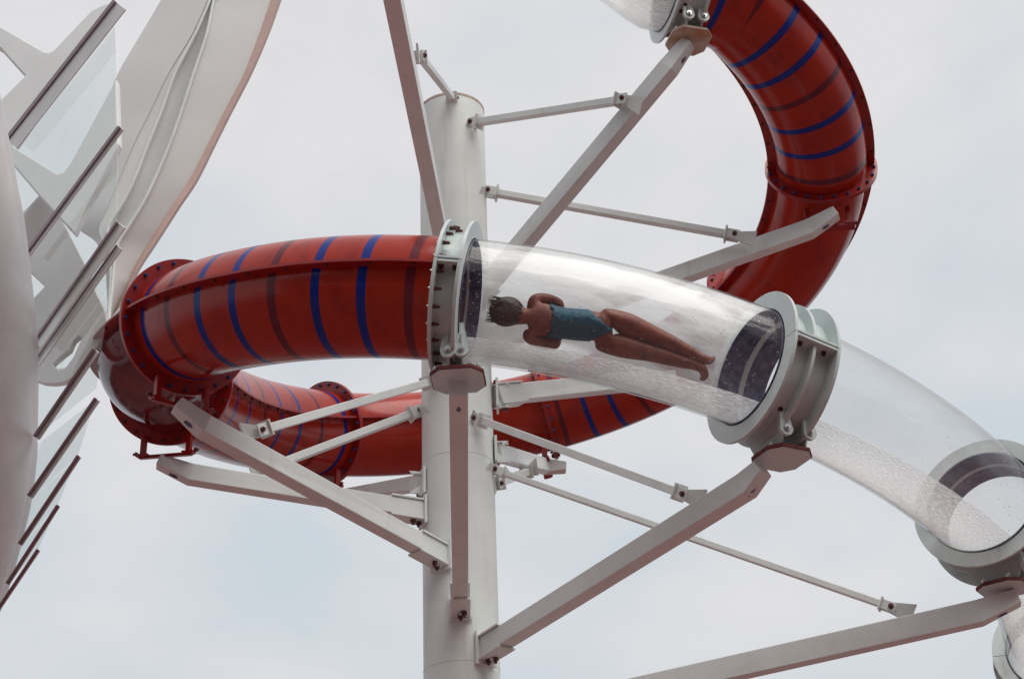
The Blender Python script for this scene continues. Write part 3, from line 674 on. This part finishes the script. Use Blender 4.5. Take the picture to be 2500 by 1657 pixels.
for j_ in (0, -1):  # pale cords stand in for the highlights along both spine edges
    bp_ = MB()
    for i_ in range(len(cols) - 1): bp_.cyl(cols[i_][1][j_] - FW * .02, cols[i_ + 1][1][j_] - FW * .02, .022, 8)
    bp_.build('edge_highlight', M['pole'], fin, smooth=True)
b = MB(); strip(b, [[c_[2][0] - FW * .01, c_[2][1]] for c_ in cols], .16); b.build('edge_trim', M['sailred'], fin, smooth=True)

# ------------------------------------------------------------------ white lattice behind the glass
def plate(name, outline, mt, parent, p, n, th, holes=(), bevel=.03, label=None):
    bm = bmesh.new()
    for poly_ in [outline] + list(holes):
        vs = [bm.verts.new(hit(x, y, p, n)) for x, y in poly_]
        for i in range(len(vs)): bm.edges.new((vs[i], vs[(i + 1) % len(vs)]))
    bmesh.ops.triangle_fill(bm, edges=bm.edges[:], use_beauty=True, use_dissolve=False)
    r = bmesh.ops.extrude_face_region(bm, geom=bm.faces[:])
    off = n.normalized() * th * (1 if n.dot(FW) > 0 else -1)
    for v_ in r['geom']:
        if isinstance(v_, bmesh.types.BMVert): v_.co += off
    bmesh.ops.recalc_face_normals(bm, faces=bm.faces)
    me = bpy.data.meshes.new(name); bm.to_mesh(me); bm.free(); me.materials.append(mt)
    o = bpy.data.objects.new(name, me); C.objects.link(o)
    if parent: o.parent = parent; o.matrix_parent_inverse = parent.matrix_world.inverted()
    if bevel: bv = o.modifiers.new('bevel', 'BEVEL'); bv.width = bevel; bv.segments = 3; bv.limit_method = 'ANGLE'; bv.angle_limit = math.radians(50)
    if label: o['label'] = label
    return o
lat = thing('lattice_structure', 'white lattice with rounded openings behind the tilted glass screen', 'lattice', tuple(D(120, 400, 15)))
LP = D(120, 400, 14); LN = V((.25, .95, -.12)).normalized()
def Z1(l): return [z1(*p) for p in l]
def Z2(l): return [z2(*p) for p in l]
plate('lattice_net', Z1([(-300, 60), (0, 200), (340, 395), (375, 402), (410, 385), (560, 225), (700, 80), (780, 40), (840, 25), (880, 30), (700, 330), (420, 640), (350, 760), (100, 1120), (440, 1330), (480, 1320), (530, 1260), (640, 1060), (890, 600), (905, 1100), (700, 1500), (560, 1780), (300, 1500), (70, 1230), (20, 1000), (-5, 900), (-300, 900)]),
      M['lattice'], lat, LP, LN, .08, holes=[Z1([(-120, 300), (0, 370), (190, 580), (0, 770), (-120, 800)])], label='upper Y shaped junction of the lattice')
LN2 = V((.1, .9, .15)).normalized()
plate('lattice_band', Z2([(145, 245), (300, 90), (380, 40), (430, 50), (470, 100), (480, 280), (560, 430), (650, 610), (745, 850), (765, 880), (800, 960), (828, 1080), (800, 1160), (720, 1280), (650, 1390), (540, 1490), (470, 1520), (400, 1527), (330, 1522), (265, 1500), (262, 1240), (230, 1000), (190, 600)]),
      M['lattice'], lat, LP + FW * .6, LN2, .08, holes=[Z2([(400, 1375), (455, 1422), (500, 1400), (560, 1320), (625, 1175), (600, 1165), (560, 1200), (530, 1270), (490, 1300)]), Z2([(205, 650), (340, 780), (235, 890)])], label='broad curved band of the lattice ending in a rounded eye')
plate('lattice_fold', Z2([(262, 1400), (330, 1430), (420, 1430), (500, 1410), (560, 1370), (600, 1300), (640, 1370), (540, 1490), (470, 1520), (400, 1527), (265, 1500)]), M['lattice'], lat, LP + FW * .2, V((.1, .4, .9)).normalized(), .05, label='curled lower lip of the lattice eye')
plate('lattice_fold', Z2([(380, 40), (430, 50), (490, 100), (440, 220), (300, 420), (180, 520), (150, 250), (300, 90)]), M['lattice'], lat, LP + FW * .1, V((-.5, .8, .5)).normalized(), .05)

# ------------------------------------------------------------------ tilted glass screen on the left
az = math.radians(-29); WD = V((math.sin(az), math.cos(az), 0)); WN = WD.cross(V((0, 0, 1))).normalized(); WP = D(270, 0, 9.0)
scr = thing('glass_screen', 'tall glass screen with maroon topped rails at the left edge of the picture', 'glass screen', tuple(hit(200, 900, WP, WN)))
def gl(pts, th=.002): return plate('glass_pane', pts, M['glass'], scr, WP + WN * .0, WN, th, bevel=0)
gl(Z1([(878, 130), (905, 965), (60, 2150), (60, 1080)]))
gl([z1(905, 985), z2(890, 285), z2(255, 1210), z2(190, 545)])
gl([z2(888, 475), z2(735, 1560), z3(218, 440), z2(258, 1365)])
gl([z3(605, 200), z3(497, 548), z3(170, 860), z3(215, 500)])
gl([z3(490, 570), z3(368, 865), z3(110, 1150), z3(170, 860)])
gl([z3(365, 885), z3(240, 1150), z3(30, 1400), z3(110, 1150)])
def rail(a, b_, wdark, wgrey, name='rail'):
    """a, b_ in view px; maroon cap with a pale profile on its lower right"""
    ax = V((b_[0] - a[0], b_[1] - a[1], 0)).normalized(); nx = (-ax.y, ax.x)
    if nx[0] < 0: nx = (ax.y, -ax.x)
    def off(p, k): return (p[0] + nx[0] * k, p[1] + nx[1] * k)
    P = WP - WN * .05 if WN.dot(FW) > 0 else WP + WN * .05
    if wgrey: g_ = plate(name, [off(a, wdark * .4), off(b_, wdark * .4), off(b_, wgrey), off(a, wgrey)], M['white'], scr, P, WN, .005, bevel=0)
    else: g_ = scr
    plate('rail_cap', [off(a, -wdark / 2), off(b_, -wdark / 2), off(b_, wdark / 2), off(a, wdark / 2)], M['rail'], g_, P - WN * (.012 if WN.dot(FW) > 0 else -.012), WN, .006, bevel=0)
rail(z1(872, 5), z1(42, 1065), 7, 34)
rail(z1(908, 968), z2(188, 530), 6, 13)
rail(z2(892, 288), z2(253, 1200), 5, 24)
rail(z2(888, 465), z2(255, 1358), 3, 16)
rail(z2(715, 1260), z3(215, 430), 6, 14)
rail(z3(605, 186), z3(176, 808), 5, 12)
rail(z3(494, 552), z3(118, 1115), 5, 8)
rail(z3(364, 868), z3(40, 1368), 5, 6)
rail(z3(237, 1150), z3(-60, 1590), 4, 6)
# the rounded post that the rails run into: a tall lens of folded sheet
post = []
edge = [z1(-60, 600), z1(0, 890), z1(70, 1230), z2(100, 0), z2(150, 245), z2(195, 600), z2(240, 1000), z2(258, 1240), z3(218, 60), z3(210, 560), z3(190, 750), z3(165, 900), z3(115, 1110), z3(60, 1310), z3(20, 1440), z3(-60, 1640)]
tq = thing('screen_post', 'pale rounded post at the very left edge that the maroon rails run into', 'post', tuple(D(30, 900, 8)))
b = MB(); seqs = []
for x, y in edge:
    row = []
    for k in range(11):
        a = PI * .5 * k / 10; row.append(D(x - (1 - math.cos(a)) * 0 - 230 * (1 - math.sin(a)) if False else x - 230 * (1 - math.cos(PI / 2 - a)), y, 8.3 - .35 * math.cos(a) * 1.0))
    seqs.append(row[::-1] if False else row)
strip(b, seqs, .08); b.build('post_shell', M['column2'], tq, smooth=True, angle=70)
